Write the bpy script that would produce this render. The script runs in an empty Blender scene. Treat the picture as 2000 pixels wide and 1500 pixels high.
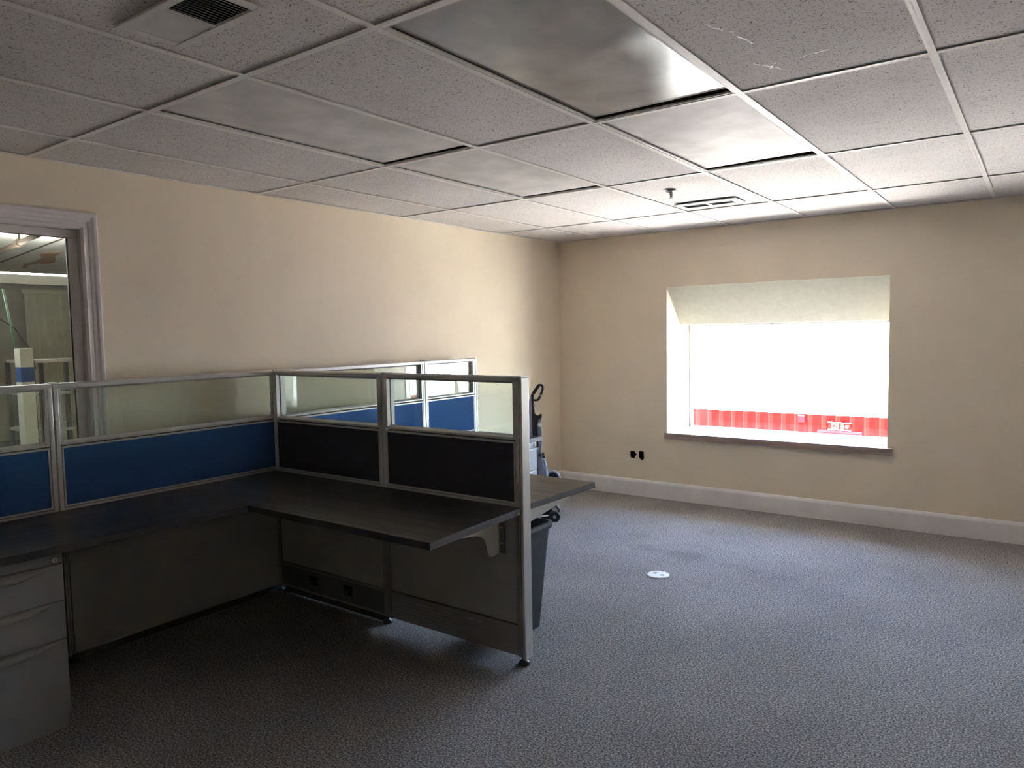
import bpy, bmesh, math, random
from mathutils import Vector, Matrix
random.seed(7)
PI = math.pi
SC = bpy.context.scene
COL = SC.collection

# ------------------------------------------------------------------ camera
cd = bpy.data.cameras.new('camera')
cd.sensor_width = 36.0
cd.lens = 36.0 * 1431.86 / 2000.0
cd.clip_start = 0.05
cd.clip_end = 500
cam = bpy.data.objects.new('camera', cd)
COL.objects.link(cam)
r0 = Vector((0.8083, 0.5884, -0.0183)).normalized()
f0 = Vector((-0.5881, 0.8057, -0.0702)).normalized()
u0 = r0.cross(f0).normalized()
r0 = f0.cross(u0).normalized()
cam.matrix_world = Matrix(((r0.x, u0.x, -f0.x, 3.8336), (r0.y, u0.y, -f0.y, -6.0444), (r0.z, u0.z, -f0.z, 1.5176), (0, 0, 0, 1)))
SC.camera = cam

# ------------------------------------------------------------------ sky, sun, exposure
SUN_EL, SUN_AZ = math.radians(56), math.radians(192)      # azimuth of the sun measured from +x, counter-clockwise
w = bpy.data.worlds.new('world'); SC.world = w; w.use_nodes = True
nt = w.node_tree; nt.nodes.clear()
sky = nt.nodes.new('ShaderNodeTexSky'); sky.sky_type = 'NISHITA'; sky.sun_disc = False
sky.sun_elevation = SUN_EL
sky.sun_rotation = math.radians(90) - SUN_AZ
sky.altitude = 100; sky.air_density = 1.0; sky.dust_density = 1.6; sky.ozone_density = 1.0
bg = nt.nodes.new('ShaderNodeBackground'); bg.inputs['Strength'].default_value = 0.42
wo = nt.nodes.new('ShaderNodeOutputWorld')
nt.links.new(sky.outputs[0], bg.inputs[0]); nt.links.new(bg.outputs[0], wo.inputs[0])

sl = bpy.data.lights.new('sun', 'SUN'); sl.energy = 11.0; sl.angle = math.radians(0.6); sl.color = (1.0, 0.97, 0.93)
so = bpy.data.objects.new('sun', sl); COL.objects.link(so)
sd = Vector((math.cos(SUN_EL) * math.cos(SUN_AZ), math.cos(SUN_EL) * math.sin(SUN_AZ), math.sin(SUN_EL)))
so.location = sd * 30
so.rotation_euler = sd.to_track_quat('Z', 'Y').to_euler()

vs = SC.view_settings
SC.display_settings.display_device = 'sRGB'
vs.view_transform = 'Standard'; vs.look = 'None'; vs.gamma = 1.0; vs.use_curve_mapping = False
vs.exposure = 4.74
cy = SC.cycles
cy.use_denoising = True
cy.max_bounces = 12; cy.diffuse_bounces = 8; cy.glossy_bounces = 4; cy.transmission_bounces = 6; cy.transparent_max_bounces = 16
cy.caustics_reflective = False; cy.caustics_refractive = False
cy.sample_clamp_indirect = 20
cy.blur_glossy = 0.5

# ------------------------------------------------------------------ materials
def new_mat(name):
    m = bpy.data.materials.new(name); m.use_nodes = True
    return m, m.node_tree, m.node_tree.nodes['Principled BSDF']

def N(nt, kind, **kw):
    n = nt.nodes.new(kind)
    for k, v in kw.items():
        if k in n.inputs.keys(): n.inputs[k].default_value = v
        else: setattr(n, k, v)
    return n

def coords(nt, scale=(1, 1, 1)):
    tc = N(nt, 'ShaderNodeTexCoord'); mp = N(nt, 'ShaderNodeMapping'); mp.inputs['Scale'].default_value = scale
    nt.links.new(tc.outputs['Object'], mp.inputs['Vector'])
    return mp.outputs[0]

def ramp(nt, stops):
    r = N(nt, 'ShaderNodeValToRGB')
    e = r.color_ramp.elements
    while len(e) < len(stops): e.new(0.5)
    for k, (p, c) in enumerate(stops):
        e[k].position = p; e[k].color = (*c, 1) if len(c) == 3 else c
    return r

def simple(name, col, rough=0.5, metal=0.0, noise=0.06, nscale=8, bump=0.0, bscale=200, spec=0.5, stretch=(1, 1, 1)):
    m, nt, b = new_mat(name)
    v = coords(nt, stretch)
    n = N(nt, 'ShaderNodeTexNoise', Scale=nscale, Detail=4.0)
    nt.links.new(v, n.inputs['Vector'])
    lo = [c * (1 - noise) for c in col]; hi = [min(1, c * (1 + noise)) for c in col]
    r = ramp(nt, [(0.3, lo), (0.7, hi)])
    nt.links.new(n.outputs['Fac'], r.inputs[0]); nt.links.new(r.outputs[0], b.inputs['Base Color'])
    b.inputs['Roughness'].default_value = rough; b.inputs['Metallic'].default_value = metal
    b.inputs['Specular IOR Level'].default_value = spec
    if bump:
        n2 = N(nt, 'ShaderNodeTexNoise', Scale=bscale, Detail=3.0); nt.links.new(v, n2.inputs['Vector'])
        bp = N(nt, 'ShaderNodeBump', Strength=bump, Distance=0.002)
        nt.links.new(n2.outputs['Fac'], bp.inputs['Height']); nt.links.new(bp.outputs[0], b.inputs['Normal'])
    return m

def glass_mat(name, tint=(0.9, 0.95, 0.92), refl=1.0):
    m = bpy.data.materials.new(name); m.use_nodes = True; nt = m.node_tree; nt.nodes.clear()
    t = N(nt, 'ShaderNodeBsdfTransparent'); t.inputs[0].default_value = (*tint, 1)
    g = N(nt, 'ShaderNodeBsdfGlossy', Roughness=0.0)
    g.inputs['Color'].default_value = (refl, refl, refl, 1)
    fr = N(nt, 'ShaderNodeFresnel', IOR=1.52)
    ge = N(nt, 'ShaderNodeNewGeometry'); mi = N(nt, 'ShaderNodeMapRange')      # same Fresnel on the way in and on the way out
    nt.links.new(ge.outputs['Backfacing'], mi.inputs[0]); mi.inputs[3].default_value = 1.5; mi.inputs[4].default_value = 1 / 1.5
    nt.links.new(mi.outputs[0], fr.inputs[0])
    mx = N(nt, 'ShaderNodeMixShader'); o = N(nt, 'ShaderNodeOutputMaterial')
    nt.links.new(fr.outputs[0], mx.inputs[0]); nt.links.new(t.outputs[0], mx.inputs[1]); nt.links.new(g.outputs[0], mx.inputs[2])
    nt.links.new(mx.outputs[0], o.inputs[0])
    return m

M = {}
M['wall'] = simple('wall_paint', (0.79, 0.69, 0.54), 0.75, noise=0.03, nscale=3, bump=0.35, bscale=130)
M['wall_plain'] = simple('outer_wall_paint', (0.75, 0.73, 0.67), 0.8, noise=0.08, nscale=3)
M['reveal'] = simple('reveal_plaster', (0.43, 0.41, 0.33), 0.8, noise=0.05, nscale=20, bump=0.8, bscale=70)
M['base'] = simple('baseboard_paint', (0.78, 0.75, 0.74), 0.45, noise=0.05, nscale=6)
M['casing'] = simple('casing_paint', (0.76, 0.7, 0.68), 0.4, noise=0.04, nscale=8)
M['tbar'] = simple('grid_paint', (0.86, 0.82, 0.78), 0.5, noise=0.04)
M['metal'] = simple('silver_frame', (0.56, 0.545, 0.53), 0.38, metal=0.35, noise=0.03)
M['metal_dark'] = simple('groove', (0.03, 0.03, 0.03), 0.6)
M['lam'] = simple('greige_laminate', (0.34, 0.325, 0.31), 0.55, noise=0.03)
M['race'] = simple('raceway_metal', (0.27, 0.26, 0.25), 0.45, metal=0.2, noise=0.05)
M['race_dark'] = simple('raceway_dark', (0.11, 0.11, 0.12), 0.45, metal=0.1, noise=0.05)
M['ped'] = simple('pedestal_paint', (0.28, 0.285, 0.30), 0.42, noise=0.03)
M['ped_lit'] = simple('ped_paint_lit', (0.34, 0.335, 0.33), 0.38, noise=0.03)  # pedestal paint lightened: light on the upward scoop put into the colour
M['bracket'] = simple('bracket_paint', (0.5, 0.48, 0.43), 0.45, noise=0.03)
M['black'] = simple('black_plastic', (0.018, 0.018, 0.02), 0.4, noise=0.1)
M['black_matt'] = simple('black_void', (0.008, 0.009, 0.014), 0.8, noise=0.2)
M['steel'] = simple('chrome', (0.7, 0.7, 0.72), 0.2, metal=1.0, noise=0.03)
M['brass'] = simple('lock_metal', (0.45, 0.4, 0.35), 0.3, metal=0.9, noise=0.05)
M['grey_plastic'] = simple('grey_plastic', (0.24, 0.27, 0.32), 0.35, noise=0.08)
M['lilac_plastic'] = simple('light_grey_plastic', (0.36, 0.34, 0.4), 0.35, noise=0.05)
M['white'] = simple('white_plastic', (0.85, 0.85, 0.82), 0.4, noise=0.03)
M['vent'] = simple('vent_paint', (0.72, 0.69, 0.64), 0.45, noise=0.05)
M['housing'] = simple('shaded_housing', (0.03, 0.028, 0.025), 0.7)  # white sheet metal darkened: shade of the unlit inside put into its colour
M['glass'] = glass_mat('clear_glass', (0.98, 0.99, 0.985))
M['screen'] = glass_mat('screen_glass', (0.93, 0.965, 0.945))
M['bin'] = simple('bin_plastic', (0.03, 0.033, 0.04), 0.45, noise=0.1)

def fabric(name, col):
    m, nt, b = new_mat(name)
    v = coords(nt)
    n = N(nt, 'ShaderNodeTexNoise', Scale=600.0, Detail=2.0); nt.links.new(v, n.inputs['Vector'])
    r = ramp(nt, [(0.3, [c * 0.75 for c in col]), (0.7, [c * 1.25 for c in col])])
    nt.links.new(n.outputs['Fac'], r.inputs[0]); nt.links.new(r.outputs[0], b.inputs['Base Color'])
    b.inputs['Roughness'].default_value = 0.95; b.inputs['Specular IOR Level'].default_value = 0.15
    bp = N(nt, 'ShaderNodeBump', Strength=0.4, Distance=0.001)
    nt.links.new(n.outputs['Fac'], bp.inputs['Height']); nt.links.new(bp.outputs[0], b.inputs['Normal'])
    return m
M['blue'] = fabric('blue_fabric', (0.045, 0.115, 0.29))
M['charcoal'] = fabric('charcoal_fabric', (0.05, 0.046, 0.066))

def wood(name, dark, light, along, rough=0.3):
    m, nt, b = new_mat(name)
    s = (1.2, 26, 26) if along == 'x' else (26, 1.2, 26)
    v = coords(nt, s)
    n = N(nt, 'ShaderNodeTexNoise', Scale=1.5, Detail=6.0, Roughness=0.65); nt.links.new(v, n.inputs['Vector'])
    r = ramp(nt, [(0.40, dark), (0.5, [(a + c) / 2 for a, c in zip(dark, light)]), (0.62, light)])
    nt.links.new(n.outputs['Fac'], r.inputs[0]); nt.links.new(r.outputs[0], b.inputs['Base Color'])
    b.inputs['Roughness'].default_value = rough; b.inputs['Specular IOR Level'].default_value = 0.4
    bp = N(nt, 'ShaderNodeBump', Strength=0.12, Distance=0.001)
    nt.links.new(n.outputs['Fac'], bp.inputs['Height']); nt.links.new(bp.outputs[0], b.inputs['Normal'])
    return m
M['desk_x'] = wood('dark_laminate_x', (0.015, 0.0135, 0.0138), (0.075, 0.067, 0.061), 'x')
M['desk_y'] = wood('dark_laminate_y', (0.015, 0.0135, 0.0138), (0.075, 0.067, 0.061), 'y')
M['desk_edge'] = simple('dark_edge_band', (0.055, 0.05, 0.053), 0.4, noise=0.15, nscale=30)
M['sill'] = wood('sill_wood', (0.30, 0.22, 0.19), (0.42, 0.33, 0.29), 'x', 0.35)

def carpet_mat():
    m, nt, b = new_mat('carpet')
    v = coords(nt)
    n = N(nt, 'ShaderNodeTexNoise', Scale=125.0, Detail=5.0, Roughness=0.75); nt.links.new(v, n.inputs['Vector'])
    r = ramp(nt, [(0.38, (0.06, 0.052, 0.05)), (0.5, (0.25, 0.235, 0.232)), (0.62, (0.62, 0.6, 0.59))])
    nt.links.new(n.outputs['Fac'], r.inputs[0])
    # large soft wear
    n2 = N(nt, 'ShaderNodeTexNoise', Scale=1.6, Detail=3.0); nt.links.new(v, n2.inputs['Vector'])
    r2 = ramp(nt, [(0.35, (0.88, 0.88, 0.88)), (0.65, (1.06, 1.06, 1.06))]); nt.links.new(n2.outputs['Fac'], r2.inputs[0])
    mul = N(nt, 'ShaderNodeMixRGB', blend_type='MULTIPLY'); mul.inputs[0].default_value = 1
    nt.links.new(r.outputs[0], mul.inputs[1]); nt.links.new(r2.outputs[0], mul.inputs[2])
    last = mul.outputs[0]
    # old furniture stains: soft ellipses in the pile
    sep = N(nt, 'ShaderNodeSeparateXYZ'); nt.links.new(v, sep.inputs[0])
    n3 = N(nt, 'ShaderNodeTexNoise', Scale=14.0, Detail=3.0); nt.links.new(v, n3.inputs['Vector'])
    for (sx, sy, rx, ry, k) in [(1.43, -1.18, .1, .07, .9), (1.60, -1.45, .13, .09, .86), (1.91, -1.47, .16, .11, .84),
                                (2.31, -1.52, .15, .07, .88), (2.60, -1.56, .08, .05, .9), (2.45, -1.62, .1, .05, .92), (2.93, -4.6, .16, .08, .8)]:
        def lin(out, c, s):
            a = N(nt, 'ShaderNodeMath', operation='SUBTRACT'); nt.links.new(out, a.inputs[0]); a.inputs[1].default_value = c
            d = N(nt, 'ShaderNodeMath', operation='DIVIDE'); nt.links.new(a.outputs[0], d.inputs[0]); d.inputs[1].default_value = s
            p = N(nt, 'ShaderNodeMath', operation='MULTIPLY'); nt.links.new(d.outputs[0], p.inputs[0]); nt.links.new(d.outputs[0], p.inputs[1])
            return p.outputs[0]
        a = N(nt, 'ShaderNodeMath', operation='ADD'); nt.links.new(lin(sep.outputs[0], sx, rx), a.inputs[0]); nt.links.new(lin(sep.outputs[1], sy, ry), a.inputs[1])
        a2 = N(nt, 'ShaderNodeMath', operation='ADD'); nt.links.new(a.outputs[0], a2.inputs[0]); nt.links.new(n3.outputs['Fac'], a2.inputs[1])
        mr = N(nt, 'ShaderNodeMapRange'); nt.links.new(a2.outputs[0], mr.inputs[0])
        mr.inputs[1].default_value = 0.7; mr.inputs[2].default_value = 1.7; mr.inputs[3].default_value = k; mr.inputs[4].default_value = 1.0
        q = N(nt, 'ShaderNodeMixRGB', blend_type='MULTIPLY'); q.inputs[0].default_value = 1
        nt.links.new(last, q.inputs[1]); nt.links.new(mr.outputs[0], q.inputs[2]); last = q.outputs[0]
    nt.links.new(last, b.inputs['Base Color'])
    b.inputs['Roughness'].default_value = 1.0; b.inputs['Specular IOR Level'].default_value = 0.1
    bp = N(nt, 'ShaderNodeBump', Strength=0.7, Distance=0.004)
    nt.links.new(n.outputs['Fac'], bp.inputs['Height']); nt.links.new(bp.outputs[0], b.inputs['Normal'])
    return m
M['carpet'] = carpet_mat()

def tile_mat():
    m, nt, b = new_mat('ceiling_tile')
    v = coords(nt)
    # broken pits: stretched voronoi cells warped by noise
    n0 = N(nt, 'ShaderNodeTexNoise', Scale=45.0, Detail=1.0); nt.links.new(v, n0.inputs['Vector'])
    ad = N(nt, 'ShaderNodeMixRGB', blend_type='ADD'); ad.inputs[0].default_value = 0.035
    nt.links.new(v, ad.inputs[1]); nt.links.new(n0.outputs['Color'], ad.inputs[2])
    vo = N(nt, 'ShaderNodeTexVoronoi', Scale=150.0); nt.links.new(ad.outputs[0], vo.inputs['Vector'])
    sp = N(nt, 'ShaderNodeSeparateColor'); nt.links.new(vo.outputs['Color'], sp.inputs[0])
    ml = N(nt, 'ShaderNodeMath', operation='MULTIPLY'); nt.links.new(sp.outputs[0], ml.inputs[0]); ml.inputs[1].default_value = 0.37
    lt = N(nt, 'ShaderNodeMath', operation='SUBTRACT'); nt.links.new(vo.outputs['Distance'], lt.inputs[0]); nt.links.new(ml.outputs[0], lt.inputs[1])
    r = ramp(nt, [(0.0, (0.24, 0.22, 0.22)), (0.07, (0.75, 0.715, 0.695))])
    nt.links.new(lt.outputs[0], r.inputs[0])
    n2 = N(nt, 'ShaderNodeTexNoise', Scale=2.5, Detail=4.0); nt.links.new(v, n2.inputs['Vector'])
    r2 = ramp(nt, [(0.3, (0.93, 0.92, 0.92)), (0.7, (1.04, 1.03, 1.02))]); nt.links.new(n2.outputs['Fac'], r2.inputs[0])
    mul = N(nt, 'ShaderNodeMixRGB', blend_type='MULTIPLY'); mul.inputs[0].default_value = 1
    nt.links.new(r.outputs[0], mul.inputs[1]); nt.links.new(r2.outputs[0], mul.inputs[2])
    nt.links.new(mul.outputs[0], b.inputs['Base Color'])
    b.inputs['Roughness'].default_value = 0.95; b.inputs['Specular IOR Level'].default_value = 0.1
    n4 = N(nt, 'ShaderNodeTexNoise', Scale=160.0, Detail=3.0); nt.links.new(v, n4.inputs['Vector'])
    bp = N(nt, 'ShaderNodeBump', Strength=0.3, Distance=0.002)
    nt.links.new(n4.outputs['Fac'], bp.inputs['Height']); nt.links.new(bp.outputs[0], b.inputs['Normal'])
    return m
M['tile'] = tile_mat()

def lens_mat(rough, spec, lo, hi):
    m, nt, b = new_mat('prismatic_lens')
    tc = N(nt, 'ShaderNodeTexCoord')
    mp = N(nt, 'ShaderNodeMapping'); mp.inputs['Rotation'].default_value = (0, 0, PI / 4); nt.links.new(tc.outputs['Object'], mp.inputs['Vector'])
    sep = N(nt, 'ShaderNodeSeparateXYZ'); nt.links.new(mp.outputs[0], sep.inputs[0])
    outs = []
    for k in (0, 1):
        a = N(nt, 'ShaderNodeMath', operation='MULTIPLY'); nt.links.new(sep.outputs[k], a.inputs[0]); a.inputs[1].default_value = 2 * PI / 0.0085
        s = N(nt, 'ShaderNodeMath', operation='SINE'); nt.links.new(a.outputs[0], s.inputs[0]); outs.append(s.outputs[0])
    mu = N(nt, 'ShaderNodeMath', operation='MULTIPLY'); nt.links.new(outs[0], mu.inputs[0]); nt.links.new(outs[1], mu.inputs[1])
    r = ramp(nt, [(0.0, (lo, lo * .96, lo * .93)), (0.9, (hi, hi * .96, hi * .93))])
    mr = N(nt, 'ShaderNodeMapRange'); nt.links.new(mu.outputs[0], mr.inputs[0]); mr.inputs[1].default_value = -1; mr.inputs[2].default_value = 1
    nt.links.new(mr.outputs[0], r.inputs[0])
    n2 = N(nt, 'ShaderNodeTexNoise', Scale=5.0, Detail=5.0); nt.links.new(tc.outputs['Object'], n2.inputs['Vector'])
    r2 = ramp(nt, [(0.35, (0.82, 0.82, 0.8)), (0.65, (1.08, 1.07, 1.05))]); nt.links.new(n2.outputs['Fac'], r2.inputs[0])
    mul = N(nt, 'ShaderNodeMixRGB', blend_type='MULTIPLY'); mul.inputs[0].default_value = 1
    nt.links.new(r.outputs[0], mul.inputs[1]); nt.links.new(r2.outputs[0], mul.inputs[2]); nt.links.new(mul.outputs[0], b.inputs['Base Color'])
    b.inputs['Roughness'].default_value = rough; b.inputs['Specular IOR Level'].default_value = spec
    bp = N(nt, 'ShaderNodeBump', Strength=0.12, Distance=0.0006)
    nt.links.new(mu.outputs[0], bp.inputs['Height']); nt.links.new(bp.outputs[0], b.inputs['Normal'])
    return m
M['lens'] = lens_mat(0.55, 0.15, 0.66, 0.8); M['lens_clean'] = lens_mat(0.17, 0.4, 0.38, 0.58)
M['ground'] = simple('asphalt', (0.43, 0.405, 0.37), 0.9, noise=0.25, nscale=3, bump=0.3, bscale=40)
M['car_white'] = simple('white_car_paint', (0.6, 0.6, 0.61), 0.6, noise=0.03, nscale=3)
M['car_red'] = simple('red_car_paint', (0.06, 0.0042, 0.0032), 0.8, noise=0.12, nscale=6, spec=0.04)
M['car_mauve'] = simple('faded_red_paint', (0.035, 0.0065, 0.010), 0.8, noise=0.12, nscale=6, spec=0.04)
M['car_trim'] = simple('pale_red_trim', (0.1, 0.012, 0.014), 0.8, spec=0.04)
M['letter'] = simple('white_lettering', (0.8, 0.8, 0.8), 0.6)
M['rust'] = simple('rust', (0.1, 0.07, 0.05), 0.8)
M['green'] = simple('green_paint', (0.12, 0.25, 0.15), 0.5)
M['bluebox'] = simple('blue_plastic', (0.05, 0.12, 0.4), 0.5)
M['cream'] = simple('cream_sheet', (0.78, 0.76, 0.64), 0.6, noise=0.05)
M['peel'] = simple('bare_board', (0.42, 0.25, 0.15), 0.8)

def glow_mat():  # glow added for the steel beam's bright edge
    m, nt, b = new_mat('beam_glow')
    b.inputs['Emission Color'].default_value = (0.95, 1.0, 0.93, 1); b.inputs['Emission Strength'].default_value = 14.0
    return m
M['tube'] = glow_mat()

# ------------------------------------------------------------------ mesh helpers
class MB:
    def __init__(s): s.bm = bmesh.new()
    def box(s, x0, x1, y0, y1, z0, z1):
        v = [s.bm.verts.new((x, y, z)) for x in (x0, x1) for y in (y0, y1) for z in (z0, z1)]
        for f in ((0, 1, 3, 2), (4, 6, 7, 5), (0, 4, 5, 1), (2, 3, 7, 6), (0, 2, 6, 4), (1, 5, 7, 3)): s.bm.faces.new([v[i] for i in f])
        return s
    def prism(s, pts, a, b, axis='z'):
        def P(p, h):
            if axis == 'z': return (p[0], p[1], h)
            if axis == 'y': return (p[0], h, p[1])
            return (h, p[0], p[1])
        A = [s.bm.verts.new(P(p, a)) for p in pts]; B = [s.bm.verts.new(P(p, b)) for p in pts]
        s.bm.faces.new(A); s.bm.faces.new(list(reversed(B)))
        n = len(pts)
        for i in range(n): s.bm.faces.new([A[i], B[i], B[(i + 1) % n], A[(i + 1) % n]])
        return s
    def ring(s, outer, inner, a, b, axis='y'):
        # frame between two rectangles (x0,x1,z0,z1)
        ox0, ox1, oz0, oz1 = outer; ix0, ix1, iz0, iz1 = inner
        q = s.box if axis == 'y' else (lambda p0, p1, a_, b_, z0, z1: s.box(a_, b_, p0, p1, z0, z1))
        q(ox0, ox1, a, b, iz1, oz1); q(ox0, ox1, a, b, oz0, iz0); q(ox0, ix0, a, b, iz0, iz1); q(ix1, ox1, a, b, iz0, iz1)
        return s
    def lathe(s, prof, c=(0, 0, 0), n=32, axis='z'):
        rings = []
        for r, h in prof:
            rg = []
            for k in range(n):
                t = 2 * PI * k / n; a, b = r * math.cos(t), r * math.sin(t)
                p = {'z': (a, b, h), 'y': (a, h, b), 'x': (h, a, b)}[axis]
                rg.append(s.bm.verts.new((p[0] + c[0], p[1] + c[1], p[2] + c[2])))
            rings.append(rg)
        for A, B in zip(rings, rings[1:]):
            for k in range(n): s.bm.faces.new([A[k], A[(k + 1) % n], B[(k + 1) % n], B[k]])
        s.bm.faces.new(list(reversed(rings[0]))); s.bm.faces.new(rings[-1])
        return s
    def tube(s, pts, r, n=10, closed=False):
        pts = [Vector(p) for p in pts]; rings = []
        L = len(pts)
        for i, p in enumerate(pts):
            a = pts[(i - 1) % L] if (closed or i > 0) else p
            b = pts[(i + 1) % L] if (closed or i < L - 1) else p
            d = (b - a).normalized(); up = Vector((0, 0, 1)) if abs(d.z) < 0.9 else Vector((1, 0, 0))
            e = d.cross(up).normalized(); g = d.cross(e).normalized()
            rr = r[i] if isinstance(r, (list, tuple)) else r
            rings.append([s.bm.verts.new(p + e * rr * math.cos(2 * PI * k / n) + g * rr * math.sin(2 * PI * k / n)) for k in range(n)])
        pairs = list(zip(rings, rings[1:])) + ([(rings[-1], rings[0])] if closed else [])
        for A, B in pairs:
            for k in range(n): s.bm.faces.new([A[k], A[(k + 1) % n], B[(k + 1) % n], B[k]])
        if not closed: s.bm.faces.new(list(reversed(rings[0]))); s.bm.faces.new(rings[-1])
        return s
    def build(s, name, mat, parent=None, bevel=0.0, smooth=False, segs=2):
        bmesh.ops.recalc_face_normals(s.bm, faces=s.bm.faces)
        me = bpy.data.meshes.new(name); s.bm.to_mesh(me); s.bm.free()
        for mm in (mat if isinstance(mat, list) else [mat]): me.materials.append(mm)
        o = bpy.data.objects.new(name, me); COL.objects.link(o)
        if parent is not None: o.parent = parent
        if smooth:
            for p in me.polygons: p.use_smooth = True
        if bevel:
            b = o.modifiers.new('bevel', 'BEVEL'); b.width = bevel; b.segments = segs; b.limit_method = 'ANGLE'; b.angle_limit = math.radians(40)
        return o

def tag(o, label=None, cat=None, group=None, kind=None):
    if label: o['label'] = label
    if cat: o['category'] = cat
    if group: o['group'] = group
    if kind: o['kind'] = kind
    return o

def empty(name, loc=(0, 0, 0), rz=0.0):
    o = bpy.data.objects.new(name, None); COL.objects.link(o); o.location = loc; o.rotation_euler = (0, 0, rz); o.empty_display_size = 0.1
    return o

def struct(o): o['kind'] = 'structure'; return o

def cut(o, cutters):
    """boolean difference, applied; the cutters are deleted"""
    for c in cutters:
        m = o.modifiers.new('cut', 'BOOLEAN'); m.operation = 'DIFFERENCE'; m.solver = 'EXACT'; m.object = c
    bpy.context.view_layer.update()
    dg = bpy.context.evaluated_depsgraph_get()
    me = bpy.data.meshes.new_from_object(o.evaluated_get(dg))
    o.modifiers.clear(); o.data = me
    for c in cutters: bpy.data.objects.remove(c, do_unlink=True)
    return o

def copy_tree(o, parent=None):
    c = o.copy(); COL.objects.link(c)
    if parent is not None: c.parent = parent
    for ch in [x for x in o.children]: copy_tree(ch, c)
    return c

# ------------------------------------------------------------------ room shell
H = 2.367
RX, RY = 6.9, -8.2           # right wall and back wall
GX0, GA, GY0, GB = 0.4722, 0.6096, -0.9031, 1.2192

struct(MB().box(0, RX, RY, 0, -0.1, 0).build('floor', M['carpet']))

# far wall: thick, with a deep window opening whose head slopes down to the glass
WX2 = 4.35
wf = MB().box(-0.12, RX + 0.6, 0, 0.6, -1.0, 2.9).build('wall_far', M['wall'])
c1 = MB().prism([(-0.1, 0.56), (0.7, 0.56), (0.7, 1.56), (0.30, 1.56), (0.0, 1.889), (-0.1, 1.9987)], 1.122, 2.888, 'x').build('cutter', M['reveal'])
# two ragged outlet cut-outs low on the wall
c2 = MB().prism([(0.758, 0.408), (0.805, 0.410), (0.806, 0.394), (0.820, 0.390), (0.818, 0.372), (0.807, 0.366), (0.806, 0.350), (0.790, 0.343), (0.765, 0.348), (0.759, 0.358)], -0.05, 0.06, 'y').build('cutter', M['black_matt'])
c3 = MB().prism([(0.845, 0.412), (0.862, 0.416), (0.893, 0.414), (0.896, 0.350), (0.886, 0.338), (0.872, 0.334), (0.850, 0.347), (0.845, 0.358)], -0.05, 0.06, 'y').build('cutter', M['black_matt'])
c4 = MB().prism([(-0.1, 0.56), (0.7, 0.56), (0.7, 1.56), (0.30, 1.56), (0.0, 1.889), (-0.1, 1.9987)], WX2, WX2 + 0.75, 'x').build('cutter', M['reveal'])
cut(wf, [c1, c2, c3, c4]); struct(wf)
wf.data.materials.clear()
for mm in ('wall', 'reveal', 'black_matt'): wf.data.materials.append(M[mm])
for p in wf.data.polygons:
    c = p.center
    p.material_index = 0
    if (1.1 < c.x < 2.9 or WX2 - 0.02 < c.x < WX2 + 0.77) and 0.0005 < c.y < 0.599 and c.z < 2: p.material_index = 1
    if c.x < 0.95 and 0.0005 < c.y < 0.2 and 0.3 < c.z < 0.45: p.material_index = 2

# left wall with the interior window opening
wl = MB().box(-0.12, 0, RY, 0, 0, 2.9).build('wall_left', M['wall'])
cut(wl, [MB().box(-0.3, 0.1, -6.4, -4.335, 0.8, 2.085).build('cutter', M['wall'])]); struct(wl)
# plain right wall, outside the frame
wr = MB().box(RX, RX + 0.6, RY, 0, -1.0, 2.9).build('wall_right', M['wall'])
struct(wr)
struct(MB().box(-0.12, RX + 0.6, RY - 0.2, RY, -0.1, 2.9).build('wall_back', M['wall']))

# baseboards with an eased top
def base_prof(): return [(0, 0), (0.016, 0), (0.016, 0.128), (0.012, 0.140), (0.006, 0.150), (0, 0.154)]
struct(MB().prism([(-a, b) for a, b in base_prof()], 0.0, RX, 'x').build('baseboard_far', M['base']))
struct(MB().prism([(a, b) for a, b in base_prof()], RY, -0.016, 'y').build('baseboard_left', M['base']))
struct(MB().prism([(RX - a, b) for a, b in base_prof()], RY, -0.016, 'y').build('baseboard_right', M['base']))

# ceiling: lay-in tiles above an exposed tee grid
LIGHTS = {(2, 2), (2, 3), (4, 2), (4, 3)}       # (column, row) of the troffers
xs = [0.0] + [GX0 + i * GA for i in range(0, 11)]; xs = [x for x in xs if x < RX - 0.05] + [RX]
ys = [0.0] + [GY0 - j * GB for j in range(0, 6)] + [RY]
tb = MB()
for i in range(len(xs) - 1):
    for j in range(len(ys) - 1):
        if (i, j) in LIGHTS: continue
        a, b_, c, d = xs[i], xs[i + 1], ys[j + 1], ys[j]
        dz = random.uniform(-0.0015, 0.0015)
        if (i, j) == (3, 4):        # this tile is cut out around the louvred vent
            for q in ((a + 0.004, 1.790, c + 0.004, d - 0.004), (2.156, b_ - 0.004, c + 0.004, d - 0.004), (1.790, 2.156, c + 0.004, -4.992), (1.790, 2.156, -4.836, d - 0.004)):
                tb.box(*q, H + 0.007 + dz, H + 0.022 + dz)
            continue
        tb.box(a + 0.004, b_ - 0.004, c + 0.004, d - 0.004, H + 0.007 + dz, H + 0.022 + dz)
ceil = struct(tb.build('ceiling', M['tile']))
gb = MB()
for x in xs[1:-1]: gb.box(x - 0.012, x + 0.012, RY, 0, H, H + 0.0022); gb.box(x - 0.001, x + 0.001, RY, 0, H, H + 0.04)
for y in ys[1:-1]: gb.box(0, RX, y - 0.012, y + 0.012, H + 0.0003, H + 0.0024); gb.box(0, RX, y - 0.001, y + 0.001, H, H + 0.04)
gb.box(0, 0.018, RY, 0, H - 0.0005, H + 0.002); gb.box(0, RX, -0.018, 0, H - 0.0005, H + 0.002); gb.box(RX - 0.018, RX, RY, 0, H - 0.0005, H + 0.002)
gb.build('ceiling_grid', M['tbar'], ceil)
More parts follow.
